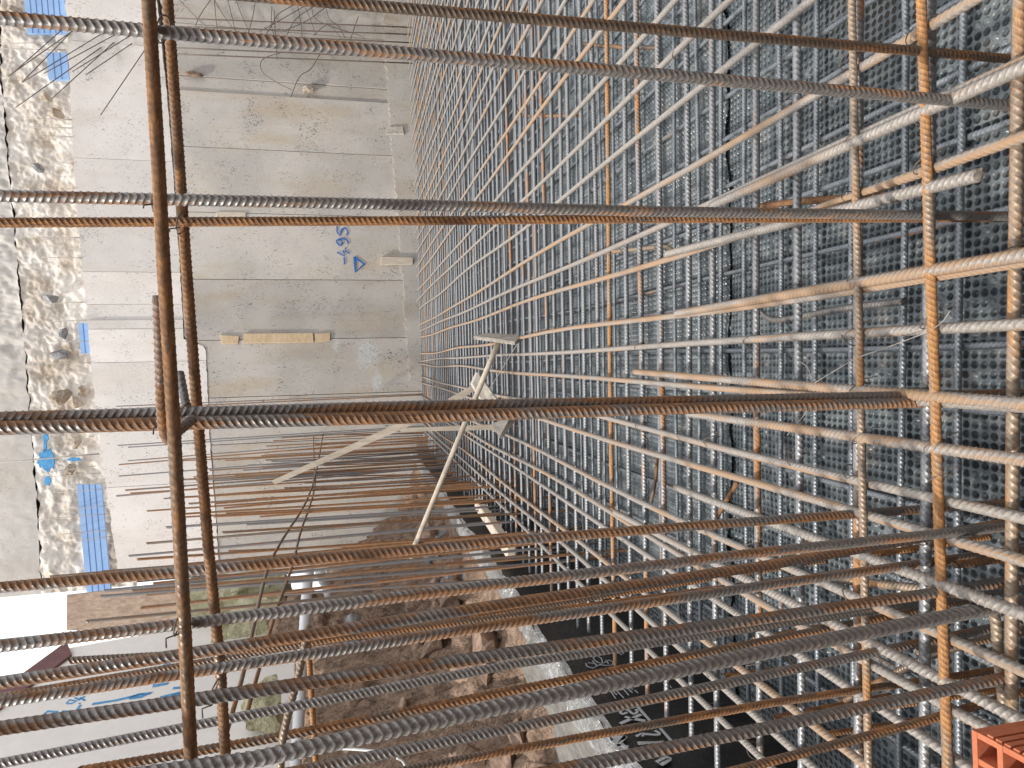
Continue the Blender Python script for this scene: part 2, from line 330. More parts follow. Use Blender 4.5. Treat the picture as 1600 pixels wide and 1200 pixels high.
def studs(x0, x1, y0, y1, z, name, fine):
    P = .026
    i0, i1, j0, j1 = int(math.floor(x0 / P)), int(math.ceil(x1 / P)), int(math.floor(y0 / P)), int(math.ceil(y1 / P))
    k = 13 if fine else 5
    prof = np.arange(k) / k
    xs = (np.arange(i0, i1)[:, None] + prof[None]).ravel() * P; xs = np.append(xs, i1 * P)
    ys = (np.arange(j0, j1)[:, None] + prof[None]).ravel() * P; ys = np.append(ys, j1 * P)
    X, Y = np.meshgrid(xs, ys, indexing='ij')
    fx = (X / P) % 1 - .5; fy = (Y / P) % 1 - .5; r = np.sqrt(fx ** 2 + fy ** 2)
    tt = np.clip((.40 - r) / .13, 0, 1); H = -.017 * tt * tt * (3 - 2 * tt)
    wav = .006 * np.sin(X * 2.3 + Y * 1.1) + .005 * np.sin(Y * 3.7 - X * 1.9) + .003 * np.sin(X * 9 + 2 * np.sin(Y * 5))
    jit = (np.sin(np.floor(X / P) * 12.9898 + np.floor(Y / P) * 78.233) * 43758.5453) % 1
    H = H * np.where(jit < .06, -.3, np.where(jit > .5, 1., .85))
    nx = np.array([[mnoise.noise(Vector((x * 2.3, y0 * 3.1, 1.))) + .5 * mnoise.noise(Vector((x * 9, y0, 4.)))] for x in xs]); ex = np.exp(-(Y - y0) / .12)
    Y = Y + .06 * nx * ex
    Z = z + H + wav + .02 * ex * np.abs(nx)
    v = np.stack([X, Y, Z], -1).reshape(-1, 3); n = len(ys); a = np.arange(len(xs) - 1)[:, None] * n + np.arange(n - 1)[None]
    q = np.stack([a, a + n, a + n + 1, a + 1], -1).reshape(-1, 4)
    o = ob(name, mesh_np(name, v, q, smooth=True), M['dimple']); return tag(o, kind='structure')
studs(-1.46, 2.4, .45, 2.66, .004, 'studded_floor', True)
studs(-1.46, 6.2, 2.62, 5.6, .016, 'studded_floor', False)
studs(2.37, 3.2, 1.2, 2.66, .012, 'studded_floor', False)
fb = MB(); fb.box((3.6, 9, .0), ((1, 0, 0), (0, 1, 0), (0, 0, 1)), (5.1, 3.42, .02)); tag(fb.build('floor_sheet', M['floor_far']), kind='structure')
fb = MB(); fb.box((4., 2.8, -.03), ((1, 0, 0), (0, 1, 0), (0, 0, 1)), (5.5, 3.1, .02)); tag(fb.build('floor_base', M['black_void']), kind='structure')  # black base paints the shade showing between the sheets

# ---------------------------------------------------------------- reinforcement mats
ZT, ZL, ZB, ZBL = .44, .464, .05, .03
def wave_path(L, axis, amp, seed, n=26, bow=0.):
    r = np.random.default_rng(seed); a = r.normal(size=(2, 3)) * amp; t = np.linspace(0, 1, n); ph = r.random((2, 3)) * 6.28
    off = [sum(a[d, k] * np.sin((k + 1) * 2.1 * np.pi * t + ph[d, k]) for k in range(3)) for d in range(2)]
    s = t * L; P = np.zeros((n, 3)); P[:, axis] = s; P[:, 1 - axis] = off[0] + bow * np.sin(np.pi * t); P[:, 2] = off[1] * .35; return P - P[0]
def class_meshes(nm, L, axis, r, k, amp):
    return [rebar_mesh(nm, wave_path(L, axis, amp, 100 * axis + 7 * i + int(L * 10)), r, pitch=r * 1.4, n=8, roll=.4 * i, hgt=.095)[0] for i in range(k)]
def wall_y(X): return 11.9 + X * math.tan(PHI)
LX, LY = 11.2, 11.9
tm = class_meshes('mat_bar', LX, 0, .0105, 5, .005); bmh = class_meshes('mat_bar', LX, 0, .0092, 3, .006)
lm = class_meshes('mat_bar', LY, 1, .0105, 6, .005); blm = class_meshes('mat_bar', LY, 1, .0095, 3, .007)
def inst(me, mat, loc, rot, label, group):
    o = bpy.data.objects.new('mat_bar', me); COL.objects.link(o); o.location = loc; o.rotation_euler = rot
    if not me.materials: me.materials.append(mat)
    o.material_slots[0].link = 'OBJECT'; o.material_slots[0].material = mat
    return tag(o, label, 'rebar', group)
near_x = [1594, 1448, 1340, 1249, 1180, 1114, 1071, 1034]
tops = [float(on_z(x, 415, ZT)[1]) for x in near_x]; y = tops[-1]
while y < 11.3: y += .185 + random.uniform(-.03, .03); tops.append(y)
tops = [tops[0] - .21] + tops
for i, y in enumerate(tops):
    yaw = math.radians(random.uniform(-.35, .35)); mt = M['grey'] if random.random() > .08 else M['orange']
    inst(tm[i % 5], mt, (-1.40 + random.uniform(-.04, .03), y, ZT + random.uniform(-.003, .003)), (random.uniform(-.2, .2), 0, yaw), 'grey ribbed bar of the upper mat running across under the pale bars', 'cross bars of the upper mat')
bots = [float(on_z(x, 415, ZB)[1]) for x in (1590, 1504, 1405, 1332, 1276, 1217, 1163, 1126, 1088, 1054)]; y = bots[-1]
while y < 10.4: y += .2 + random.uniform(-.02, .02); bots.append(y)
for i, y in enumerate(bots):
    inst(bmh[i % 3], M['blue'], (-1.40 + random.uniform(-.04, .03), y, ZB), (0, 0, math.radians(random.uniform(-.3, .3))), 'thin bluish bar of the lower mat lying just above the studded sheet', 'cross bars of the lower mat')
# lengthwise bars of the upper mat: the near ones where the photograph has them, then the 20 cm grid
ypx = [-243, -114, 60, 194, 280, 428, 520, 615, 753, 823, 960, 1045, 1130, 1215, 1300, 1390]
xs = [float(on_z(1400, v, ZL)[0]) for v in ypx]; x = xs[0]
while x < 8.6: x += .2 + random.uniform(-.02, .02); xs.append(x)
for i, x in enumerate(xs):
    y1 = wall_y(x) - .25 - random.uniform(0, .5); yaw = math.radians(random.uniform(-.25, .25))
    inst(lm[i % 6], M['pale'], (x + math.tan(yaw) * 1.2, y1 - LY, ZL + random.uniform(-.002, .003)), (0, 0, yaw), 'pale dusty ribbed bar of the upper mat running away from the camera to the wall', 'lengthwise bars of the upper mat')
x = -1.3; k = 0
while x < 8.4:
    inst(blm[k % 3], M['blue'], (x, wall_y(x) - .4 - random.uniform(0, .4) - LY, ZBL), (0, 0, math.radians(random.uniform(-.4, .4))), 'thin grey bar of the lower mat running away under the upper mat', 'lengthwise bars of the lower mat')
    x += .17 + random.uniform(-.04, .04); k += 1

def bar(name, pts, r, mat, label, cat='rebar', group=None, pitch=None, n=10, roll=0., hgt=.15):
    me, org = rebar_mesh(name, pts, r, pitch, n, roll, hgt); o = ob(name, me, M[mat] if isinstance(mat, str) else mat, None, tuple(org)); return tag(o, label, cat, group)
def lin(a, b, n=2): return [np.array(a) + (np.array(b) - np.array(a)) * t for t in np.linspace(0, 1, n)]

# lap bars that start in the middle of the upper mat (first point = far end)
for (a, b), lab in (
    (((1041, 397), (1247, 345)), 'pale lap bar in the upper mat starting right of the level mark, beside the hook'),
    (((1112, 322), (1600, 105)), 'pale lap bar in the upper mat starting behind the paired upright bars'),
    (((1056, 490), (1589, 400)), 'pale lap bar starting just beyond the black curved hook bar'),
    (((992, 581), (1345, 610)), 'pale lap bar whose cut end points at the wooden rake'),
    (((1075, 646), (1600, 719)), 'pale lap bar starting beside the thick centre pair of uprights'),
    (((1056, 762), (1600, 960)), 'thick whitish lap bar starting left of the centre pair of uprights'),
    (((960, 800), (1380, 1015)), 'pale lap bar close to the black side membrane')):
    A, B = on_z(*a, ZL + .021), on_z(*b, ZL + .019); d = (B - A); B = A + d * (1.0 + .5 / np.linalg.norm(d))
    bar('lap_bar', lin(A, B, 6), .0115, 'pale', lab, group='lap bars lying on the upper mat', n=10, roll=random.random())
# two thin orange bars tied across on top of the upper mat, and their grey neighbours
for a, b, r, lab in (((1330, -40), (1358, 1240), .0085, 'thin orange bar tied across on top of the mat, second from the near edge'),
                     ((1438, -40), (1482, 1240), .0095, 'orange rusted bar tied across on top of the mat, nearest to the camera')):
    bar('cross_bar', lin(on_z(*a, ZL + .02), on_z(*b, ZL + .02), 9), r, 'orange', lab, group='orange bars across the upper mat', pitch=.0115)

# ---------------------------------------------------------------- upright bars in the foreground
def base_y(xb): return float(on_z(xb, 600, ZT)[1])
def upright(name, pix, Y, r, mat, label, group=None, pitch=None, roll=0., ext=1.6, zb=None, hgt=.15):
    P = [on_y(px, py, Y) for px, py in pix]
    P = P[::-1] if P[0][2] > P[-1][2] else P        # from the bottom up
    d = P[0] - P[1]; zb = .02 if zb is None else zb
    if P[0][2] > zb: P = [P[0] + d * ((P[0][2] - zb) / -d[2])] + P
    if ext: d = P[-1] - P[-2]; P.append(P[-1] + d / np.linalg.norm(d) * ext)
    return bar(name, P, r, mat, label, 'rebar', group, pitch, 12, roll, hgt)
UP = 'thick upright bars in the foreground'
big = [
 ([(400, -6), (640, 14), (1140, 55), (1600, 94)], 1.12, .0086, 'rusty', 'thick rusty upright bar closest to the right edge of the steel mat'),
 ([(0, 28), (640, 84), (1000, 114), (1574, 165)], 1.05, .0092, 'dark', 'thick grey upright bar tied beside the rusty one at the right edge'),
 ([(0, 306), (640, 320), (1000, 330), (1440, 336)], 1.17, .0092, 'dark', 'grey upright bar of the close pair in front of the level mark'),
 ([(0, 348), (640, 345), (1000, 342), (1560, 341)], 1.2, .0078, 'rusty', 'rusty upright bar of the close pair in front of the level mark'),
 ([(0, 653), (640, 635), (1000, 628), (1400, 619)], 1.17, .0098, 'dark', 'dark grey upright bar of the touching pair at the centre of the view'),
 ([(0, 669), (640, 652), (1000, 640), (1560, 626)], 1.15, .0098, 'dark', 'brown flanked upright bar of the touching pair at the centre of the view'),
 ([(0, 918), (400, 883), (800, 844), (1200, 813), (1450, 795)], 1.32, .0098, 'dark', 'thick grey upright bar running in front of the blue foam board'),
 ([(0, 1010), (400, 961), (800, 910), (1200, 862), (1600, 820)], 1.05, .0083, 'dark', 'thick grey upright bar crossing the brown strand board and sky'),
 ([(0, 1067), (400, 1005), (800, 942), (1200, 883), (1340, 858)], 1.13, .0088, 'dark', 'thick rusty grey upright bar crossing the top corner of the white hoarding'),
 ([(0, 1097), (400, 1035), (800, 973), (1200, 914), (1350, 893)], 1.17, .0088, 'dark', 'thick dark grey upright bar just above the blue spray arrow'),
 ([(0, 1138), (400, 1079), (800, 1020), (1200, 965), (1500, 920)], 1.08, .0098, 'dark', 'thick rust flecked upright bar just below the blue spray arrow'),
 ([(0, 1193), (400, 1115), (800, 1038), (1200, 978)], 1.27, .0082, 'dark', 'plain grey upright bar crossing the middle of the white hoarding'),
 ([(300, 1200), (400, 1186), (800, 1100), (1200, 1018), (1550, 950)], 1.0, .0112, 'dark', 'thickest dark grey upright bar with coarse curved ribs'),
 ([(490, 1200), (800, 1138), (1200, 1054), (1460, 1000)], 1.23, .0088, 'dark', 'brown grey upright bar crossing the foil edge and the loose board'),
 ([(640, 1202), (800, 1172), (1200, 1099), (1420, 1067)], 1.32, .008, 'rusty', 'slim rusty upright bar crossing the printed letters of the membrane'),
 ([(890, 1200), (1200, 1137), (1580, 1057)], .98, .0098, 'dark', 'thick brown grey upright bar ending beside the red brick'),
 ([(1180, 1196), (1420, 1133), (1500, 1110)], 1.1, .0078, 'rusty', 'rusty upright bar at the lowest corner beside the red brick'),
]
for i, (px, Y, r, mt, lab) in enumerate(big):
    upright('upright_bar', px, Y, r, mt, lab, UP, roll=[.3, 1.2, 2.0, .8, 2.6][i % 5], pitch=r * (1.15 if i not in (12,) else 1.2))

# ---------------------------------------------------------------- horizontal bars tied to the uprights
HZ = 'level bars tied to the uprights'
bar('level_bar', [on_y(x, y, 1.03 - .02 * (i == 10)) for i, (x, y) in enumerate([(196, -620), (225, -120), (232, 0), (247, 250), (256, 420), (270, 640), (284, 900), (292, 1050), (299, 1200), (304, 1330)])], .0092, 'brown',
    'brown smooth level bar in front of all the uprights, outer of the two', group=HZ, hgt=.06)
bar('level_bar', [on_y(x, y, 1.22) for x, y in [(214, -620), (252, -120), (262, 0), (280, 250), (290, 400), (308, 640), (325, 850), (345, 1050), (352, 1178)]], .0086, 'brown',
    'brown ribbed level bar behind the thick uprights, inner of the two', group=HZ, hgt=.12, pitch=.009)
# short hooked bar hung on the level bar
P = smooth_path([on_y(248, 462, 1.04), on_y(252, 560, 1.04), on_y(255, 650, 1.04), on_y(262, 684, 1.045), on_y(274, 676, 1.08), on_y(300, 655, 1.13)], 12)
bar('hook_bar', P, .0085, 'dark', 'short dark bent bar hooked round the centre pair of uprights', group='short bent bars', pitch=.0095)
bar('stub_bar', lin(on_y(281, 582, 1.2), on_y(293, 645, 1.17), 5), .0066, 'dark', 'short dark stub bar tucked behind the hooked bar')

# ---------------------------------------------------------------- starter bars along the left edge of the mat
SG = 'slim starter bars along the left edge of the mat'
st = [((182, 635), (450, 624), 0), ((195, 639), (450, 627), 1), ((184, 696), (450, 679), 0), ((200, 699), (450, 682), 0), ((200, 720), (450, 700), 0), ((186, 726), (450, 704), 0), ((186, 744), (450, 723), 0),
      ((196, 766), (450, 747), 0), ((182, 775), (450, 751), 0), ((204, 771), (450, 755), 0), ((265, 778), (450, 768), 1), ((295, 787), (450, 777), 1), ((287, 803), (450, 793), 1), ((350, 794), (450, 785), 0), ((334, 807), (450, 801), 0),
      ((260, 824), (450, 812), 0), ((230, 849), (450, 830), 1), ((292, 860), (450, 846), 0), ((215, 874), (450, 858), 1), ((290, 882), (450, 867), 1), ((163, 923), (400, 900), 0), ((240, 912), (420, 893), 1), ((220, 950), (400, 930), 0), ((135, 971), (400, 946), 1),
      ((367, 742), (650, 722), 1), ((366, 747), (650, 728), 1), ((416, 697), (650, 685), 1), ((427, 689), (650, 676), 1), ((440, 684), (650, 672), 1), ((415, 719), (650, 706), 1), ((420, 711), (650, 699), 0), ((380, 735), (650, 716), 0), ((435, 705), (650, 693), 1), ((410, 731), (650, 712), 0)]
near_st = [((110, 1032), (400, 1015), (800, 962), 1.9), ((130, 1204), (400, 1158), (800, 1079), 1.42), ((-10, 1090), (400, 1020), (800, 955), 2.0)]
for (a, b, rusty) in st:
    k = (b[1] - a[1]) / (b[0] - a[0]); y7 = a[1] + k * (700 - a[0])
    X0 = 1.18; off = max(y7 - 571 + 3, 52); Y = min(max(X0 * F / off, 2.3), 11.2)
    r = .0085 if y7 > 740 else .009
    upright('starter_bar', [a, b], Y, r, 'rusty' if rusty else 'starter', 'slim rusty upright starter bar standing in the row along the left edge of the mat' if rusty else 'slim grey upright starter bar standing in the row along the left edge of the mat', SG, ext=0, roll=random.random() * 3)
for a, b, c, Y in near_st:
    upright('starter_bar', [a, b, c], Y, .0088, 'rusty', 'slim rusty upright starter bar close behind the thick foreground bars', SG, ext=0 if a[0] > 0 else 1)
# second row behind, filling the far part of the edge
for i in range(44):
    Y = 3.6 + i * .17 + random.uniform(-.1, .1); X = (-1.32 if i % 3 else -1.12) + random.uniform(-.04, .04); h = random.uniform(2.3, 3.3) if Y < 7 else random.uniform(1.6, 3.6)
    bar('starter_bar', lin((X, Y, .03), (X + random.uniform(-.05, .08), Y + random.uniform(-.08, .08), h), 5), .008, 'starter' if i % 3 else 'rusty', 'slim upright starter bar of the back row beside the black membrane', group=SG, n=8)
# level bars tied along the starter row
def path_row(pts, X): return [on_x(px, py, X) for px, py in pts]
bar('row_bar', smooth_path(path_row([(505, 678), (488, 760), (440, 845), (418, 890), (396, 980), (378, 1060), (352, 1150)], -1.14), 4), .008, 'rusty', 'brown level bar tied along the starter row, upper of the two', group='level bars along the starter row')
bar('row_bar', smooth_path(path_row([(489, 625), (490, 700), (492, 758), (470, 830), (458, 880), (430, 960), (395, 1080), (385, 1120)], -1.22), 4), .0078, 'rusty', 'brown level bar tied along the starter row, lower of the two', group='level bars along the starter row')
bar('bent_bar', smooth_path([on_y(482, 977, 1.4), on_y(470, 1040, 1.38), on_y(447, 1130, 1.36), on_y(440, 1170, 1.36), on_y(437, 1240, 1.36)], 8), .0072, 'orange', 'bent orange rusted bar tied across the uprights at the white pipe', group='short bent bars')
bar('bent_bar', lin(on_y(481, 996, 1.62), on_y(495, 1215, 1.6), 6), .0064, 'orange', 'straight orange rusted bar hanging beside the bent orange one', group='short bent bars')

# ---------------------------------------------------------------- loose bent bars and hooks inside the mat
hooks = [([(1187, 475), (1190, 488), (1203, 498), (1225, 499), (1319, 482), (1412, 471)], .3, .0085, 'dark', 'black curved hook bar lying inside the mat beside the lap bar'),
 ([(1310, 905), (1480, 925), (1530, 935), (1548, 950), (1556, 975), (1559, 1012), (1570, 1121)], .44, .009, 'orange', 'orange hook bar bent at a right angle beside the red brick'),
 ([(904, 62), (915, 69), (960, 73), (1027, 75)], .34, .008, 'rusty', 'rusty bent bar inside the mat near the right side'),
 ([(810, 109), (806, 140), (806, 165), (817, 180), (860, 181), (902, 180)], .36, .009, 'rusty', 'rusty bent bar inside the far part of the mat'),
 ([(922, 396), (971, 392), (1030, 386), (1048, 389), (1054, 401)], .36, .0085, 'orange', 'orange bent bar hooked inside the middle of the mat'),
 ([(1190, 322), (1240, 316), (1300, 311), (1385, 306)], .4, .0085, 'rusty', 'rusty bar pair end lying beside the close pair of uprights'),
 ([(1027, 716), (1024, 750), (1018, 782)], .3, .0075, 'rusty', 'short brown bar leaning inside the mat left of the centre'),
 ([(1152, 754), (1118, 812)], .36, .0075, 'rusty', 'short brown bar slanting between two cross bars left of the centre'),
 ([(1245, 770), (1254, 830), (1264, 850)], .32, .008, 'rusty', 'brown bar end poking up left of the thick lap bar'),
 ([(1310, 1100), (1420, 1040), (1500, 1010), (1600, 985)], .2, .0085, 'rusty', 'brown bar lying deep in the mat near the red brick')]
for px, z, r, mt, lab in hooks:
    pts = [on_z(x, y, z) for x, y in px]
    bar('hook_bar', smooth_path(pts, 8) if len(pts) > 2 else lin(*pts, 4), r, mt, lab, group='loose bent bars inside the mat', pitch=.011)
# spacer bars standing between the two mats at the near left
for i, (px, py) in enumerate([(1290, 1150), (1365, 1110), (1205, 1115), (1440, 1010), (1235, 880), (1180, 990), (1130, 1060), (1060, 905), (1100, 1010), (1330, 860), (1495, 880), (1270, 990)]):
    p = on_z(px, py, ZT); 
    bar('spacer_bar', lin((p[0], p[1], .04), (p[0] + random.uniform(-.02, .02), p[1] + random.uniform(-.02, .02), ZT - .005), 3), .0075, 'orange' if i % 2 else 'rusty', 'short upright spacer bar between the two mats near the left side', group='spacer bars between the mats', n=8)

# tie wires at crossings
def tie(p, ax, r, lab, grp):
    ax = np.array(ax, float); ax /= np.linalg.norm(ax); u = np.cross(ax, (.3, .5, .8)); u /= np.linalg.norm(u); v = np.cross(ax, u); mb = MB()
    pts = [np.array(p) + r * (math.cos(a) * u + math.sin(a) * v) + ax * (.012 * math.sin(a / 2)) for a in np.linspace(0, 2 * math.pi * 1.1, 16)]
    pts += [pts[-1] + u * .012 + ax * .01, pts[-1] + u * .022 + v * .01]
    mb.tube(pts, .0012, 5); return tag(mb.build('tie_wire', M['wire'], loc=tuple(p), smooth=True), lab, 'tie wire', grp)
for px, py in [(1345, 610), (1337, 524), (1341, 437), (1459, 505), (1461, 600), (1464, 700), (1337, 221), (1448, 260), (1472, 752), (1350, 688), (1436, 56), (1330, 96)]:
    p = on_z(px, py, ZL + .01); tie(p, (.6, .8, .1), .021, 'thin dark tie wire looped round a crossing of the upper mat', 'tie wires on the upper mat')
for k in range(75):
    yy = random.choice(tops[1:11]); xx = random.choice([x for x in xs if abs(x) < .35 + yy * .6])
    tie((xx, yy, ZT + .013), (random.choice((-1, 1)) * .7, .7, .1), .0225, 'thin dark tie wire looped round a crossing of the upper mat', 'tie wires on the upper mat')
for (px, py, Y), nm in (((262, 50, 1.08), 'beside the right edge'), ((254, 315, 1.06), 'on the close pair of uprights'), ((290, 352, 1.2), 'below the close pair of uprights'), ((268, 655, 1.08), 'on the centre pair of uprights'), ((295, 650, 1.17), 'behind the centre pair of uprights'), ((288, 975, 1.04), 'in front of the white hoarding'), ((340, 1085, 1.15), 'on the inner level bar by the arrow')):
    tie(on_y(px, py, Y), (.5, .2, .8), .019, 'dark tie wire holding the level bar ' + nm, 'tie wires on the uprights')
for pts, z, lab in (([(1270, 600), (1295, 585), (1320, 570), (1345, 557), (1380, 545), (1420, 530), (1445, 520), (1470, 505), (1485, 485)], .49, 'long loose pale wire lying over the near part of the mat'), ([(1230, 680), (1262, 640), (1268, 610), (1262, 575), (1240, 560)], .48, 'short loose loop of wire beside the centre pair')):
    mb = MB(); mb.tube(smooth_path([on_z(x, y, z) for x, y in pts], 6), .0009, 5); tag(mb.build('loose_wire', M['gal'], smooth=True), lab, 'wire')

# ---------------------------------------------------------------- the cast wall
wall = empty('concrete_wall', tuple(wpt(0, 0)), 'tall grey cast concrete wall with board marks behind the steel mat', 'wall')
def interp(tab, w): return float(np.interp(w, [t[0] for t in tab], [t[1] for t in tab]))
jt = sorted(wz(x, y) for x, y in [(228, -150), (245, 0), (262, 160), (280, 400), (287, 530), (321, 542), (328, 690), (338, 820), (344, 920)])
tp = sorted(wz(x, y) for x, y in [(88, -150), (103, 20), (118, 300), (131, 450), (140, 540), (150, 640), (160, 720), (178, 850), (190, 925)])
kt = sorted(wz(x, y) for x, y in [(592, -150), (600, 60), (604, 120), (612, 240), (622, 340), (626, 400), (633, 500), (640, 600)])
wl = wz(400, 893)[0]
def loc_poly(pts, off, th, name, mat, parent=wall):
    mb = MB(); mb.prism([np.array(wpt(w, z, off)) for w, z in pts], WN * -th); o = mb.build(name, mat); o.parent = parent; o.matrix_parent_inverse = Matrix.Translation(-Vector(parent.location)); return o
core = loc_poly([(wl + .01, -.2), (wz(400, -160)[0], -.2), (wz(400, -160)[0], interp(tp, wz(400, -160)[0]) - .03), (wl + .01, interp(tp, wl) - .03)], -.10, .25, 'core', M['joint_shade'])  # core coloured dark so the open joints look shaded
def jag(w0, w1, f, step, amp, flip=False):
    ws = np.arange(w0, w1, step); ws = np.append(ws, w1); return [(float(w), f(w) + random.uniform(-amp, amp * .6)) for w in ws]
low_seams = [wz(450, y)[0] for y in (893, 832, 745, 690, 618, 530, 437, 335, 236, 151, 128, 50, -60, -160)]
for i in range(len(low_seams) - 1):
    a, b = low_seams[i] + .005, low_seams[i + 1] - .005; rec = i == 9; amp = .035 if a > 1.2 else .008; gap = .06 if a > 1.2 else .012
    pts = [(a, -.2), (b, -.2)] + jag(a, b, lambda w: interp(jt, w) - gap, .05, amp)[::-1]
    loc_poly(pts, -.03 if rec else random.uniform(-.003, .003), .14, 'lower_panel', M['conc_low'])
up_seams = [wz(200, y)[0] for y in (908, 760, 566, 514, 500, 475, 425, 250, 70, -40, -160)]
for i in range(len(up_seams) - 1):
    a, b = up_seams[i] + .003, up_seams[i + 1] - .003
    top = jag(a, b, lambda w: interp(tp, w), .08, .012)[::-1]; bot = jag(a, b, lambda w: interp(jt, w), .06, .008)
    loc_poly(bot + top, -.02 if i == 4 else random.uniform(.004, .01), .42, 'upper_panel', M['conc_up'])
a, b = wz(640, 595)[0], wz(600, -160)[0]
loc_poly([(a, -.2), (b, -.2)] + jag(a, b, lambda w: interp(kt, w), .05, .025)[::-1], .022, .02, 'kicker', M['conc_low'])
# level mark: "-4.95" with a triangle
mk = MB()
def pxm(zx, zy): return np.array(on_wall(500 + zx / 10, 330 + zy / 10, .0125))
for pts in ([(375, 720), (383, 780), (385, 830)], [(265, 640), (385, 700), (360, 610), (400, 625), (460, 655)], [(392, 570), (405, 582)],
            [(345, 500), (330, 530), (300, 530), (265, 490), (255, 460), (290, 440), (330, 450), (350, 490), (345, 500)], [(300, 440), (360, 425), (410, 440), (440, 480), (438, 510)],
            [(265, 230), (265, 320), (315, 385), (320, 330), (345, 280), (385, 262), (420, 285), (435, 330), (415, 380)],
            [(540, 715), (690, 825), (555, 950), (540, 715)]):
    tri = len(pts) == 4; w = .042 if tri else .026
    mk.strip([pxm(*p) for p in pts], w, WN, .002)
lm_ = mk.build('level_mark', M['blue_paint']); lm_.parent = wall; lm_.matrix_parent_inverse = Matrix.Translation(-Vector(wall.location))
# bits left in the wall
def wall_box(x0, y0, x1, y1, off, th, name, mat, label, cat, jit=0, parent=None, bevel=.004):
    q = [np.array(on_wall(x + random.uniform(-jit, jit), y + random.uniform(-jit, jit), off)) for x, y in ((x0, y0), (x1, y0), (x1, y1), (x0, y1))]
    mb = MB(); mb.prism(q, WN * -th); o = mb.build(name, mat, loc=tuple(q[0]), bevel=bevel); return tag(o, label, cat) if label else o
wall_box(380, 521, 490, 536, .03, .06, 'timber_strip', M['yellowwood'], 'yellow timber strip left in a slot of the concrete wall', 'timber', 1.5)
wall_box(346, 525, 372, 537, .025, .05, 'timber_offcut', M['yellowwood'], 'short timber offcut above the yellow strip in the wall slot', 'timber', 2)
wall_box(492, 521, 517, 534, .025, .05, 'timber_offcut', M['yellowwood'], 'reddish timber offcut below the yellow strip in the wall slot', 'timber', 2)
wall_box(595, 402, 646, 413, .06, .05, 'timber_peg', M['wood'], 'pale wooden peg standing against the wall foot under the triangle mark', 'timber', 1)
wall_box(340, 333, 385, 341, .02, .02, 'timber_strip', M['wood'], 'thin pale timber strip on the wall behind the close pair of uprights', 'timber', 2)
wall_box(605, 198, 630, 208, .05, .05, 'timber_peg', M['greywood'], 'weathered wood scrap at the wall foot right of the level mark', 'timber', 2)
def lump(name, c, sz, mat, label, cat, seed, sub=3, amp=.3, group=None, flat=False, cuts=0):
    bm = bmesh.new(); bmesh.ops.create_icosphere(bm, subdivisions=sub, radius=1); o3 = Vector((seed * 1.7, seed * .9, seed * 2.3)); rr = random.Random(seed)
    pl = [(Vector((rr.gauss(0, 1), rr.gauss(0, 1), rr.gauss(0, 1))).normalized(), rr.uniform(.45, .75)) for _ in range(cuts)]
    for v in bm.verts:
        p = v.co.copy()
        for n_, d_ in pl:
            k = p.dot(n_)
            if k > d_: p -= n_ * (k - d_)
        f = 1 + amp * mnoise.noise(v.co * 1.6 + o3) + amp * .4 * mnoise.noise(v.co * 5 + o3); v.co = Vector((p.x * sz[0], p.y * sz[1], p.z * sz[2])) * f
    for f in bm.faces: f.smooth = not flat
    me = bpy.data.meshes.new(name); bm.to_mesh(me); bm.free(); o = ob(name, me, mat, None, tuple(c)); o.rotation_euler = (0, 0, seed * 1.3); return tag(o, label, cat, group)
lump('foam_scrap', on_wall(480, 139, .04), (.1, .06, .12), M['stone'], 'pale broken scrap stuck on the wall near the tangled wires', 'scrap', 5, flat=True, cuts=8)
lump('rag', on_wall(303, 116, .04), (.06, .04, .14), M['rock'], 'brown rag hanging on the wall under the rough joint', 'rag', 8)

# ---------------------------------------------------------------- rough face and slab edge above the wall
ck = [wz(x, y, -.35) for x, y in [(-5, -150), (3, 128), (12, 224), (24, 360), (31, 440), (44, 596), (48, 640), (52, 696), (60, 800), (66, 925)]]; ck = sorted(ck)
we, ws = wz(100, 925, -.35)[0], wz(100, -170, -.35)[0]
def face_grid(name, z0f, z1f, off, amp, mat, label, cat, res=.022, seed=0, edge=.035):
    ws_ = np.arange(we, ws, res); rows = []; K = 60
    for w in ws_:
        z0, z1 = z0f(w), z1f(w)
        for k in range(K + 1):
            z = z0 + (z1 - z0) * k / K; a = amp(w)
            p = Vector((w * 1.3 + seed, z * 1.3, seed)); d = a * (mnoise.fractal(p * 1.3, .8, 2.1, 6) * .8 + .4 * mnoise.fractal(p * 6, .5, 2.1, 4) + .5 * max(0, mnoise.noise(p * 2.3)) - .8 * max(0, mnoise.noise(p * 4.1) - .25))
            e = edge * mnoise.noise(Vector((w * 6, seed, k * .0))) if k in (0, K) else 0
            rows.append(np.array(wpt(w, z + e, off + d)))
    n = K + 1; a = np.arange(len(ws_) - 1)[:, None] * n + np.arange(K)[None]
    q = np.stack([a, a + n, a + n + 1, a + 1], -1).reshape(-1, 4)
    return tag(ob(name, mesh_np(name, np.array(rows), q, smooth=False), mat), label, cat)
face_grid('rubble_bank', lambda w: interp(tp, w) - .12, lambda w: interp(ck, w) + .005, -.36, lambda w: .062, M['rubble'], 'rough pale rubble face above the concrete wall', 'rubble face')
wzs = wz(20, 640, -.35)[0]
face_grid('slab_edge', lambda w: interp(ck, w) + .02, lambda w: interp(ck, w) + 2.6, -.36, lambda w: .012 + .045 * min(1, max(0, (w - wzs) / 1.2)), M['slab'], 'weathered grey concrete slab edge above the rubble face', 'slab', seed=3)
mb = MB(); mb.prism([wpt(we, 3, -.62), wpt(ws, 3, -.62), wpt(ws, 9.5, -.62), wpt(we, 9.5, -.62)], WN * -.6); tag(mb.build('crack_shade_backing', M['joint_shade']), 'soil backing coloured as dark shade behind the rubble face and slab edge', 'soil', kind='structure')  # dark slab paints the shade seen through the crack
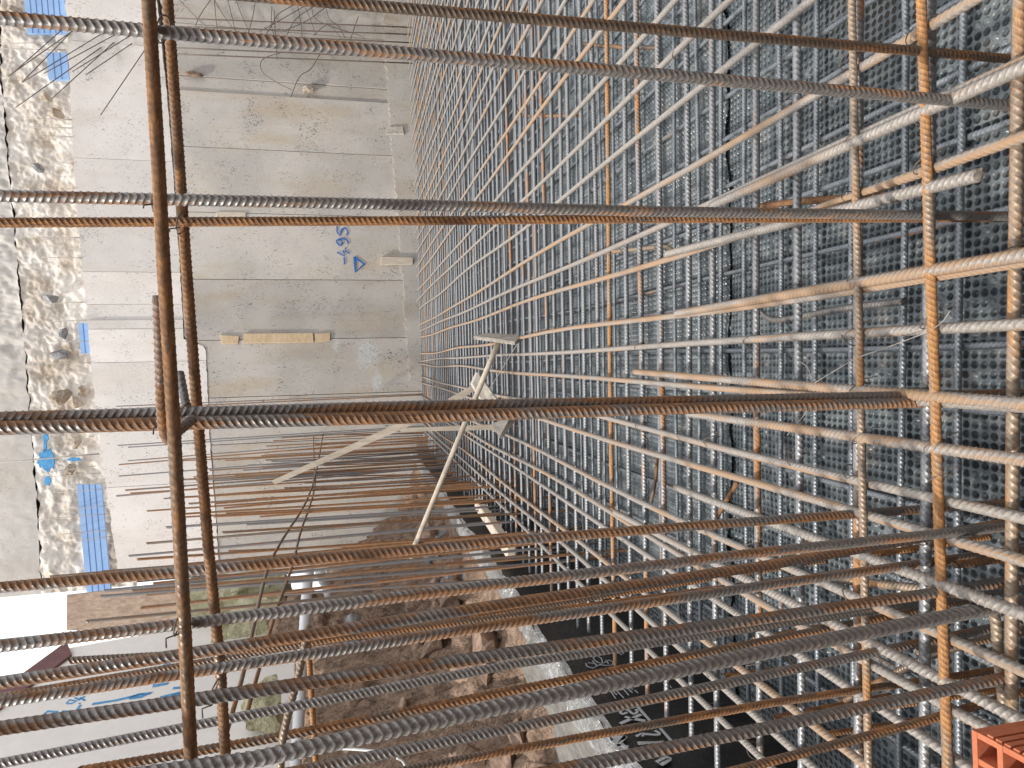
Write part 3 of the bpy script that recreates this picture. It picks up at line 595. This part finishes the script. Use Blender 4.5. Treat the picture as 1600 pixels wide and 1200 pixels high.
# blue foam boards with their grooves
def foam(x0, y0, x1, y1, label, off=-.1):
    q = [np.array(on_wall(x, y, off)) for x, y in ((x0, y0), (x1, y0 + (0)), (x1 + (y1 - y0) * .09, y1), (x0 + (y1 - y0) * .09, y1))]
    root = empty('foam_board', tuple(q[1]), label, 'foam board', 'blue foam boards on the rubble face')
    mb = MB(); mb.prism(q, WN * -.05); o = mb.build('board', M['foam'], loc=tuple(q[1])); o.location = (0, 0, 0); o.parent = root
    n = max(2, int((x1 - x0) / 9)); mb = MB()
    for i in range(1, n):
        t = i / n; a = q[0] + (q[1] - q[0]) * t; b = q[3] + (q[2] - q[3]) * t; mb.strip([a, b], .012, WN, .002)
    o = mb.build('groove', M['groove'], loc=tuple(q[1])); o.location = (0, 0, 0); o.parent = root
foam(120, 757, 158, 925, 'large blue foam board at the left end of the rubble face')
foam(72, 82, 104, 124, 'small blue foam board behind the fan of thin rods')
foam(34, -40, 97, 52, 'blue foam board at the right edge of the rubble face')
foam(122, 505, 137, 552, 'narrow blue foam strip at the middle of the rubble face')
# thin mesh wires in front of the rubble
wi = [((60, 740), (150, 728)), ((85, 850), (175, 838)), ((0, 723), (155, 709)), ((80, 745), (157, 739)), ((90, 770), (160, 764)), ((95, 798), (165, 790)), ((60, 812), (166, 803)), ((88, 836), (172, 828)), ((70, 475), (132, 472)), ((75, 503), (136, 500)), ((78, 534), (138, 533)),
      ((65, 402), (128, 403)), ((45, 185), (112, 187)), ((40, 198), (112, 200)), ((45, 212), (113, 214)), ((80, 252), (115, 256)), ((0, 68), (100, 66)), ((0, 76), (102, 78)), ((70, 567), (142, 567)), ((62, 372), (125, 371))]
for i, (a, b) in enumerate(wi):
    mb = MB(); mb.tube(lin(on_wall(*a, -.08), on_wall(*b, .02), 5), .011 if i == 2 else .006, 6)
    tag(mb.build('mesh_wire', M['gal'], smooth=True, loc=tuple(on_wall(*a, -.08))), 'long grey rod hanging over the slab edge and blue paint splash' if i == 2 else 'thin dull wire hanging in front of the rubble face', 'wire', 'wires in front of the rubble face')
def blob_poly(c, rx, ry, seed):
    return [np.array(on_wall(c[0] + rx * math.cos(a) * (1 + .35 * mnoise.noise(Vector((math.cos(a) * 2, math.sin(a) * 2, seed)))), c[1] + ry * math.sin(a) * (1 + .5 * mnoise.noise(Vector((math.cos(a) * 3, math.sin(a) * 3, seed + 4)))), -.1)) for a in np.linspace(0, 2 * math.pi, 28, endpoint=False)]
def wblob(c, rx, ry, seed, off):
    return [np.array(on_wall(c[0] + rx * math.cos(a) * (1 + .5 * mnoise.noise(Vector((math.cos(a) * 2.5, math.sin(a) * 2.5, seed)))), c[1] + ry * math.sin(a) * (1 + .5 * mnoise.noise(Vector((math.cos(a) * 3, math.sin(a) * 3, seed + 4)))), off)) for a in np.linspace(0, 2 * math.pi, 40, endpoint=False)]
mb = MB()
for c, rx, ry, s_ in (((72, 719), 13, 17, 1), ((71, 683), 4, 8, 2), ((74, 751), 5, 7, 3), ((115, 718), 11, 3, 4), ((70, 697), 2.5, 8, 5)):
    mb.prism(blob_poly(c, rx, ry, s_), WN * -.03)
tag(mb.build('paint_splash', M['blue_spray']), 'blue spray paint splash on the rubble beside the long grey rod', 'paint mark')
for i, (x, y, a, b, mt) in enumerate([(95, 618, .16, .2, 'stone'), (118, 630, .13, .14, 'stone'), (128, 612, .11, .1, 'stone'), (92, 554, .14, .14, 'greyrock'), (80, 468, .12, .1, 'greyrock'), (100, 520, .07, .12, 'greyrock'), (120, 690, .12, .12, 'stone'), (60, 262, .09, .09, 'greyrock'), (88, 178, .12, .13, 'stone'), (70, 150, .1, .1, 'stone'), (20, 20, .16, .2, 'stone'), (110, 735, .1, .1, 'stone')]):
    lump('rubble_stone', on_wall(x, y, -.22), (b, .12, a), M[mt], 'dark broken stone bedded in the pale rubble face' if mt != 'stone' else 'pale brown stone bedded in the rubble face', 'stone', 20 + i, 2, .25, 'stones in the rubble face', True, 7)
# fan of thin rods out of the joint, level rods and tangled wires at the right
fan = [((114, 47), (34, 129)), ((114, 48), (13, 119)), ((160, 52), (36, 128)), ((180, 54), (68, 115)), ((203, 56), (113, 112)), ((178, 66), (80, 155)), ((206, 68), (134, 117)), ((231, 71), (157, 180)), ((158, 74), (24, 168)), ((96, 47), (16, 118))]
for a, b in fan:
    mb = MB(); mb.tube(lin(on_wall(*a, .02), on_wall(*b, .28), 5), .0075, 6)
    tag(mb.build('thin_rod', M['wire'], smooth=True, loc=tuple(on_wall(*a, .02))), 'thin dark rod of the fan sticking out of the wall joint at the right', 'rod', 'fan of thin rods at the wall joint')
for x0, y0, x1, y1 in ((265, 28, 625, 42), (262, 41, 625, 53), (262, 50, 625, 66), (262, 74, 625, 90), (262, 84, 622, 98)):
    mb = MB(); mb.tube(lin(on_wall(x0, y0, .3), on_wall(x1 + 25, y1 + 1, .3), 6), .011, 8)
    tag(mb.build('thin_rod', M['wire'], smooth=True, loc=tuple(on_wall(x0, y0, .3))), 'thin upright rod standing in front of the wall under the tangled wires', 'rod', 'upright thin rods at the right end of the wall')
tang = [[(275, -5), (310, 30), (345, 60)], [(335, -8), (315, 20), (306, 40), (308, 55)], [(335, 0), (337, 25), (340, 50)], [(335, 0), (350, 25), (370, 52)], [(355, -5), (362, 25), (368, 50)], [(366, -8), (378, 25), (390, 52)], [(400, -5), (395, 25), (388, 52)],
        [(425, 10), (424, 40), (432, 65)], [(428, 14), (430, 50), (433, 94)], [(458, 8), (435, 22), (424, 40), (412, 60)], [(475, 10), (440, 30), (405, 50)], [(490, 10), (462, 30), (448, 55)], [(508, 12), (480, 32), (440, 50)], [(465, 10), (470, 35), (472, 58)],
        [(487, 12), (490, 25), (500, 34), (520, 42), (560, 55), (570, 61)], [(475, 8), (485, 30), (492, 52)], [(510, 14), (515, 30), (530, 42), (540, 62)], [(490, 56), (505, 42), (515, 39), (525, 50), (540, 68)], [(560, 26), (553, 45), (545, 70)],
        [(500, 85), (485, 108), (468, 120), (454, 152)], [(440, 82), (415, 90), (407, 100), (412, 115), (435, 130), (455, 140)]]
for pts in tang:
    mb = MB(); mb.tube(smooth_path([on_wall(x, y, .08 + .03 * i) for i, (x, y) in enumerate(pts)], 6), .0065, 6)
    tag(mb.build('bent_wire', M['wire'], smooth=True, loc=tuple(on_wall(*pts[0], .08))), 'thin tangled wire curling out of the wall at the right', 'wire', 'tangled wires at the right end of the wall')

# ---------------------------------------------------------------- side membrane, foil edge and board
XE, ZE = -1.47, .635
ed = empty('membrane_upstand', (XE, 4, 0), 'black printed membrane upstand with a silver foil edge along the mat', 'membrane')
def wav(y, s): return .015 * math.sin(y * 2.1 + s) + .012 * math.sin(y * 5.3 + 2 * s) + .006 * math.sin(y * 13 + s)
ys = np.arange(.1, 11.75, .05); rows = []; K = 14
for y in ys:
    for k in range(K + 1):
        t = k / K; rows.append((.35 * wav(y, 2 * t) * t * (1 - t) * 4, y - 4, ZE * t + (wav(y, 1.) * .6 if k == K else 0)))
n = K + 1; a = np.arange(len(ys) - 1)[:, None] * n + np.arange(K)[None]
ob('black_sheet', mesh_np('black_sheet', rows, np.stack([a, a + n, a + n + 1, a + 1], -1).reshape(-1, 4), smooth=True), M['bitumen'], ed)
rows = []; K = 10; r_ = random.Random(3)
for y in ys:
    wd_ = .21 + .03 * math.sin(y * 1.3) + .04 * mnoise.noise(Vector((y * 4, 0, 0))); wd_ *= .8 if y > 4 else 1
    for k in range(K + 1):
        t = k / K; z = ZE + .012 + .6 * wav(y, 1.) - (.035 if k == 0 else .008 if k == 1 else 0) + .012 * mnoise.noise(Vector((y * 9, t * 5, 3))) + .006 * mnoise.noise(Vector((y * 25, t * 14, 7))) - .05 * max(0, t - .7)
        rows.append((.014 - wd_ * t + .01 * mnoise.noise(Vector((y * 11, t * 3, 9))), y - 4, z))
n = K + 1; a = np.arange(len(ys) - 1)[:, None] * n + np.arange(K)[None]
ob('foil_edge', mesh_np('foil_edge', rows, np.stack([a, a + 1, a + n + 1, a + n], -1).reshape(-1, 4), smooth=True), M['foil'], ed)
# printed marks traced on the sheet
def pm(zx, zy): return np.array(on_x(860 + zx / 6, 1000 + zy / 6, XE + .012))
marks = [([(800, 650), (815, 675), (780, 695), (730, 660), (690, 650), (655, 675), (680, 695), (720, 680)], .012), ([(655, 785), (850, 700)], .014), ([(890, 760), (780, 740)], .014), ([(700, 720), (790, 745)], .012),
         ([(980, 850), (1020, 875), (1000, 890), (850, 880)], .011), ([(870, 905), (850, 880), (805, 905)], .011), ([(565, 925), (605, 965), (650, 940), (700, 910), (610, 915), (565, 940)], .014),
         ([(705, 905), (650, 965), (625, 1035)], .014), ([(600, 985), (660, 990), (730, 1005)], .014), ([(660, 1070), (655, 1045), (690, 1022), (735, 1030), (765, 1060)], .013), ([(820, 630), (935, 760)], .012), ([(1030, 830), (1150, 965)], .012),
         ([(1000, 1150), (1080, 1110), (1110, 1120), (1030, 1170)], .02)]
thin = [[(250, 540), (300, 605)], [(325, 530), (380, 600)], [(560, 475), (612, 550)], [(615, 470), (688, 545)], [(680, 455), (735, 520)], [(760, 445), (822, 498)], [(1060, 400), (1080, 450)], [(1095, 400), (1135, 450)], [(310, 545), (320, 570), (345, 595)], [(590, 480), (605, 500), (625, 515)], [(725, 455), (745, 475), (770, 495)],
        [(330, 220), (345, 250), (400, 265), (440, 245), (420, 220), (350, 215)], [(400, 165), (440, 150), (480, 175), (490, 220), (450, 215), (415, 190), (400, 165)], [(460, 230), (520, 240), (580, 235), (590, 205), (550, 190), (500, 215)], [(400, 130), (440, 125), (480, 140)], [(395, 195), (430, 240), (480, 235)], [(520, 190), (545, 225)],
        [(640, 125), (665, 105), (690, 125), (665, 140), (645, 125)]]
small = [[(825 + i * 24, 955), (842 + i * 24, 985 - i * 3)] for i in range(10)]
def printed(nm):
    global mb
    o = mb.build(nm, M['white_ink']); o.parent = ed; o.location = (-XE, -4, 0); mb = MB()
mb = MB()
for pts, w in marks:
    mb.strip([pm(*p) for p in (smooth_path([(x, y, 0) for x, y in pts], 3) if len(pts) > 3 else [(x, y, 0) for x, y in pts]) for p in [(p[0], p[1])]], w * 1.05, (1, 0, 0), .0015); printed('printed_stroke')
for pts in thin: mb.strip([pm(*p) for p in pts], .004, (1, 0, 0), .0015); printed('printed_line')
for pts in small: mb.strip([pm(*p) for p in pts], .012, (1, 0, 0), .0015); printed('printed_letter')
bd = MB(); A, B, C, D = on_z(812, 1034, .63), on_z(905, 1300, .63), on_z(1010, 1300, .63), on_z(850, 1034, .63)
bd.prism([A, B, C, D], (0, 0, -.02)); tag(bd.build('loose_board', M['osb_grey'], loc=tuple(A), bevel=.002), 'grey loose board lying on the earth beside the foil edge', 'board')
bk = MB(); p = on_z(715, 872, .6)
for i in range(2): bk.box((p[0] - .09 - .14 * i, p[1] + .03, .63), ((1, 0, 0), (0, 1, 0), (0, 0, 1)), (.055, .03, .1))
tag(bk.build('board_stakes', M['osb'], loc=tuple(p)), 'reddish short board ends standing behind the foil edge', 'board')

# ---------------------------------------------------------------- earth bank on the left
def bank_z(x, y):
    z = float(np.interp(-x, [1.5, 1.7, 2.0, 2.45, 2.85, 3.05, 3.9, 4.6, 8], [.5, .58, .64, .85, 1.35, 1.86, 1.98, 2.5, 2.6]))
    s1 = min(1, max(0, (y - 6.7) / 1.3)); s2 = min(1, max(0, (-x - .292 * y) / .45)); z = max(z, .62 + 1.85 * s1 * s1 * (3 - 2 * s1) * s2)
    s3 = min(1, max(0, (-x - 1.75) / .3))
    p = Vector((x, y, z)); return z + s3 * (.16 * mnoise.fractal(p * 1.4, .9, 2.1, 6) + .12 * (mnoise.fractal(p * 6, .6, 2., 5)) - .10 * max(0, mnoise.noise(p * 4.3)))
gx = np.concatenate([np.arange(-1.5, -3.6, -.03), np.arange(-3.6, -9, -.3)]); gy = np.arange(.2, 11.4, .035); rows = [(x, y, bank_z(x, y)) for x in gx for y in gy]
n = len(gy); a = np.arange(len(gx) - 1)[:, None] * n + np.arange(n - 1)[None]
tag(ob('earth_bank', mesh_np('earth_bank', rows, np.stack([a, a + 1, a + n + 1, a + n], -1).reshape(-1, 4)), M['earth']), kind='structure')
rr = random.Random(21)
for i in range(64):
    x = -rr.uniform(1.95, 3.0); y = rr.uniform(2.6, 8.6) if i > 14 else rr.uniform(6., 8.8); s_ = rr.uniform(.05, .2) * (1 if y > 3.4 else .6)
    lump('bank_rock', (x, y, bank_z(x, y) + s_ * .25), (s_ * rr.uniform(.8, 1.5), s_ * rr.uniform(.7, 1.3), s_ * rr.uniform(.6, 1.)), M['rock'] if i % 4 else M['greyrock'], 'angular brown rock lying on the earth bank' if i % 4 else 'angular grey rock lying on the earth bank', 'rock', 60 + i, 2, .2, 'rocks on the earth bank', True, 9)
def cut(name, P0, du, n_, h):
    rows = []; K = 14; du = np.array(du)
    for i in range(n_ + 1):
        for k in range(K + 1):
            p = np.array(P0) + du * i / n_; z = -.1 + h * k / K; q = Vector((p[0], p[1], z)); nn_ = np.array([-du[1], du[0], 0]) / np.linalg.norm(du)
            rows.append(p * [1, 1, 0] + nn_ * (.3 * mnoise.fractal(q * .9, .9, 2., 5) - .25 * k / K) + [0, 0, z])
    n = K + 1; a = np.arange(n_)[:, None] * n + np.arange(K)[None]
    tag(ob(name, mesh_np(name, rows, np.stack([a, a + n, a + n + 1, a + 1], -1).reshape(-1, 4)), M['earth']), kind='structure')
cut('unseen_earth_cut', (-7, -2.2, 0), (18, 0, 0), 60, 4.2); cut('unseen_earth_cut', (10.4, -2.4, 0), (0, 16, 0), 60, 4.5)  # unseen pit sides, added to block sky light and deepen contrast
# pipes
def pipe(a, b, Ya, Yb, r, label):
    A, B = on_y(*a, Ya), on_y(*b, Yb); root = empty('drain_pipe', tuple(A), label, 'pipe'); d = (B - A) / np.linalg.norm(B - A)
    mb = MB(); mb.tube(lin(A, B, 5), r, 20); o = mb.build('barrel', M['pvc'], loc=tuple(A), smooth=True); o.location = (0, 0, 0); o.parent = root
    mb = MB(); mb.tube(lin(A - d * .002, A + d * .12, 3), r * 1.12, 20); o = mb.build('socket', M['pvc'], loc=tuple(A), smooth=True); o.location = (0, 0, 0); o.parent = root
pipe((482, 884), (456, 1290), 6.3, 5.4, .046, 'long white plastic pipe lying across the top of the earth bank')
pipe((500, 893), (514, 930), 6.4, 6.5, .04, 'short white plastic pipe stub beside the long pipe')
mb = MB(); mb.tube(smooth_path([on_y(488, 1172, 4.2), on_y(540, 1170, 4.1), on_y(592, 1174, 4.0)], 6), .008, 8); tag(mb.build('conduit', M['pvc'], smooth=True), 'thin white conduit lying on the earth bank', 'conduit')
mb = MB(); mb.tube(smooth_path([on_y(620, 1184, 3.6), on_y(630, 1190, 3.6), on_y(636, 1204, 3.6)], 6), .007, 8); tag(mb.build('conduit', M['pvc'], smooth=True), 'short curved white conduit poking out of the bank', 'conduit')
# insulation, strand board and white hoarding
def rough_slab(name, px, Y, th, mat, label, cat, seed, amp=.05):
    c = np.mean([on_y(x, y, Y) for x, y in px], 0); P = [on_y(x, y, Y) for x, y in px]; sx = (max(p[0] for p in P) - min(p[0] for p in P)) / 2; sz = (max(p[2] for p in P) - min(p[2] for p in P)) / 2
    bm = bmesh.new(); bmesh.ops.create_cube(bm, size=2); bmesh.ops.subdivide_edges(bm, edges=bm.edges, cuts=11, use_grid_fill=True)
    for v in bm.verts:
        q = Vector((v.co.x * sx, v.co.y * th, v.co.z * sz)); k = Vector((seed, seed, 0)); v.co = q + Vector((mnoise.noise(q * 4 + k), mnoise.noise(q * 3 + k * 2), mnoise.noise(q * 4 + k * 3))) * amp + Vector((mnoise.noise(q * 13 + k), mnoise.noise(q * 12 + k * 2), mnoise.noise(q * 11 + k))) * amp * .45
    me = bpy.data.meshes.new(name); bm.to_mesh(me); bm.free(); return tag(ob(name, me, mat, None, tuple(c)), label, cat)
rough_slab('insulation_slab', [(300, 906), (452, 950)], 8.6, .12, M['wool'], 'torn yellow insulation slab leaning at the end of the wall', 'insulation', 3, .09)
rough_slab('insulation_slab', [(335, 938), (445, 992)], 8.2, .1, M['wool'], 'lower yellow insulation slab half buried at the bank top', 'insulation', 9, .09)
rough_slab('insulation_slab', [(385, 1070), (440, 1130)], 6.4, .12, M['wool'], 'small yellow insulation scrap below the white hoarding', 'insulation', 14, .08)
ob_ = MB(); ob_.prism([on_y(x, y, 9.6) for x, y in ((104, 930), (345, 903), (345, 985), (104, 985))], (0, .03, 0)); tag(ob_.build('strand_board', M['osb'], bevel=.003), 'brown strand board panel standing between the wall end and the hoarding', 'board')
H0, H1 = on_y(300, 985, 8.4), on_y(300, 1290, 5.4); hd = (H1 - H0); hd[2] = 0; hd /= np.linalg.norm(hd); hn = np.array([hd[1], -hd[0], 0.]); 
if hn @ (CAM - H0) < 0: hn = -hn
def on_h(px, py, off=0.):
    d = ray(px, py); p0 = H0 + hn * off; return CAM + d * (np.dot(p0 - CAM, hn) / np.dot(d, hn))
hr = empty('white_hoarding', tuple(on_h(400, 985)), 'white sheet hoarding with blue spray writing beyond the bank', 'hoarding')
def hpart(mbx, name, mat): o = mbx.build(name, mat, loc=tuple(hr.location)); o.location = (0, 0, 0); o.parent = hr; return o
mb = MB(); mb.prism([on_h(x, y) for x, y in ((460, 950), (110, 1012), (0, 1090), (-160, 1204), (-160, 1330), (460, 1330))], hn * -.05); hpart(mb, 'sheet', M['white_panel'])
mb = MB(); mb.prism([on_h(x, y, .03) for x, y in ((104, 1002), (112, 1022), (2, 1104), (-160, 1220), (-160, 1196), (-6, 1082))], hn * -.06); hpart(mb, 'trim', M['maroon'])
mb = MB(); mb.prism([on_h(x, y, .012) for x, y in ((420, 956), (345, 969), (345, 974), (420, 961))], hn * -.03); mb.prism([on_h(x, y, .004) for x, y in ((95, 1023), (82, 1034), (80, 1033), (93, 1022))], hn * -.01); hpart(mb, 'edge_bead', M['white_panel'])
def hs(zx, zy): return np.array(on_h(zx / 4.444, 1000 + zy / 4.444, .002))
mb = MB()
for pts, w in (([(640, 445), (800, 420), (930, 390), (1050, 368)], .035), ([(900, 405), (960, 378), (1050, 368), (980, 395), (900, 405)], .04), ([(290, 530), (330, 495), (400, 500)], .026), ([(430, 495), (500, 495), (530, 490), (560, 450)], .024), ([(462, 440), (480, 415), (530, 425), (500, 440), (465, 442)], .022), ([(520, 400), (550, 415), (590, 390)], .022), ([(590, 420), (555, 400)], .02),
               ([(1100, 222), (1140, 180), (1180, 160)], .06), ([(1150, 215), (1250, 175)], .035), ([(1060, 320), (1170, 300)], .045), ([(1200, 335), (1260, 330)], .04), ([(1110, 400), (1200, 380), (1260, 365)], .045), ([(1190, 385), (1250, 380)], .05), ([(550, 438), (556, 442)], .02)):
    mb = MB(); mb.strip([hs(*p) for p in pts], w, hn, .002); hpart(mb, 'spray_stroke', M['blue_spray'])

# ---------------------------------------------------------------- wooden rake, propped planks, timber
T0 = on_y(781, 529, 4.55); T1 = on_y(640, 872, 4.55)
rk = empty('wooden_rake', tuple(T0), 'wooden rake with a long round handle propped over the mat', 'rake')
def rpart(mbx, name, mat, sm=False, bv=0, root=rk): o = mbx.build(name, mat, loc=tuple(root.location), smooth=sm, bevel=bv); o.location = (0, 0, 0); o.parent = root; return o
mb = MB(); mb.tube(lin(T0, T1, 8), .019, 14, .0165); rpart(mb, 'handle', M['wood'], True)
q = [on_y(740, 524, 4.5), on_y(805, 533, 4.4), on_y(823, 524, 4.75), on_y(760, 520, 4.85)]; mb = MB(); mb.prism(q, np.array(on_y(740, 529, 4.5)) - np.array(on_y(740, 523, 4.5))); rpart(mb, 'head', M['greywood'], False, .003)
mb = MB(); mb.tube(lin(on_y(808, 538, 4.42), on_y(765, 608, 4.5), 4), .003, 6); rpart(mb, 'brace_wire', M['gal'])
YP = 4.75
fr = empty('propped_stand', tuple(on_y(760, 660, YP)), 'cement smeared wooden stand of nailed planks on the mat', 'stand')
mb = MB(); mb.prism([on_y(x, y, YP) for x, y in ((623, 669), (770, 663), (778, 667), (770, 671), (626, 674))], (0, -.03, 0)); rpart(mb, 'post', M['wood'], root=fr)
mb = MB(); mb.prism([on_y(746, 582, YP), on_y(738, 600, YP), on_y(770, 655, YP - .05), on_y(798, 655, YP - .1), on_y(762, 600, YP)], (.0, .03, .01)); rpart(mb, 'back_board', M['greywood'], root=fr)
mb = MB(); mb.prism([on_y(768, 662, YP - .04), on_y(798, 650, YP - .1), on_y(800, 658, YP - .1), on_y(780, 684, YP - .25)], (0, .02, -.03)); mb.prism([on_y(800, 658, YP - .1), on_y(798, 664, YP - .1), on_y(784, 686, YP - .25), on_y(780, 684, YP - .25)], (0, .02, -.01)); rpart(mb, 'foot_board', M['greywood'], root=fr)
mb = MB(); mb.prism([on_y(x, y, YP + .05) for x, y in ((430, 757), (560, 700), (700, 640), (744, 608), (742, 600), (690, 630), (560, 690), (424, 752))], (0, .03, 0)); rpart(mb, 'brace', M['wood'], root=fr)
tb = MB(); A = on_z(752, 786, ZL + .03); B = on_z(806, 864, ZL + .03); d = (B - A); d[2] = 0; L_ = np.linalg.norm(d); tb.box((A + B) / 2 + np.array([0, 0, .03]), (d, (-d[1], d[0], 0), (0, 0, 1)), (L_ / 2, .045, .03)); tag(tb.build('timber_beam', M['wood'], bevel=.004), 'pale sawn timber beam lying on the left edge of the mat', 'timber')

# ---------------------------------------------------------------- hollow clay brick, standing on end
A = on_z(1518, 1140, .75)       # far right top corner
ang = math.radians(3); e2 = np.array([math.sin(ang) * 1, -math.cos(ang), 0]); e3 = np.array([-math.cos(ang), -math.sin(ang), 0])
wy, wx, hz = .14, .19, .24; P2 = [0, .012, .060, .072, .124, .14][:]; 
br = empty('hollow_brick', (float(A[0]), float(A[1]), .51), 'red hollow clay brick standing on end at the near left corner', 'brick')
def bp(u, v, z): return np.array([A[0], A[1], .75]) + e2 * u + e3 * v + np.array([0, 0, z])
mb = MB(); web = .010
us = [0, .038, .076, .114]; vs = [0, .036, .072, .108, .144]; cu = .038; web = .008
for u in us: mb.box(bp(u + web / 2, (vs[-1] + web) / 2, -hz / 2), (e2, e3, (0, 0, 1)), (web / 2, (vs[-1] + web) / 2, hz / 2))
for v in vs:
    for u in us[:-1]: mb.box(bp(u + web + (cu - web) / 2, v + web / 2, -hz / 2 - .001), (e2, e3, (0, 0, 1)), ((cu - web) / 2 + .0005, web / 2, hz / 2))
rpart(mb, 'body', M['brick'], root=br)
mb = MB()
for i in range(8): mb.box(bp(.026 + i * .0125, -.0012, -hz / 2 - .002), (e2, e3, (0, 0, 1)), (.0042, .0025, hz / 2 - .001))
rpart(mb, 'rib', M['brick'], root=br)
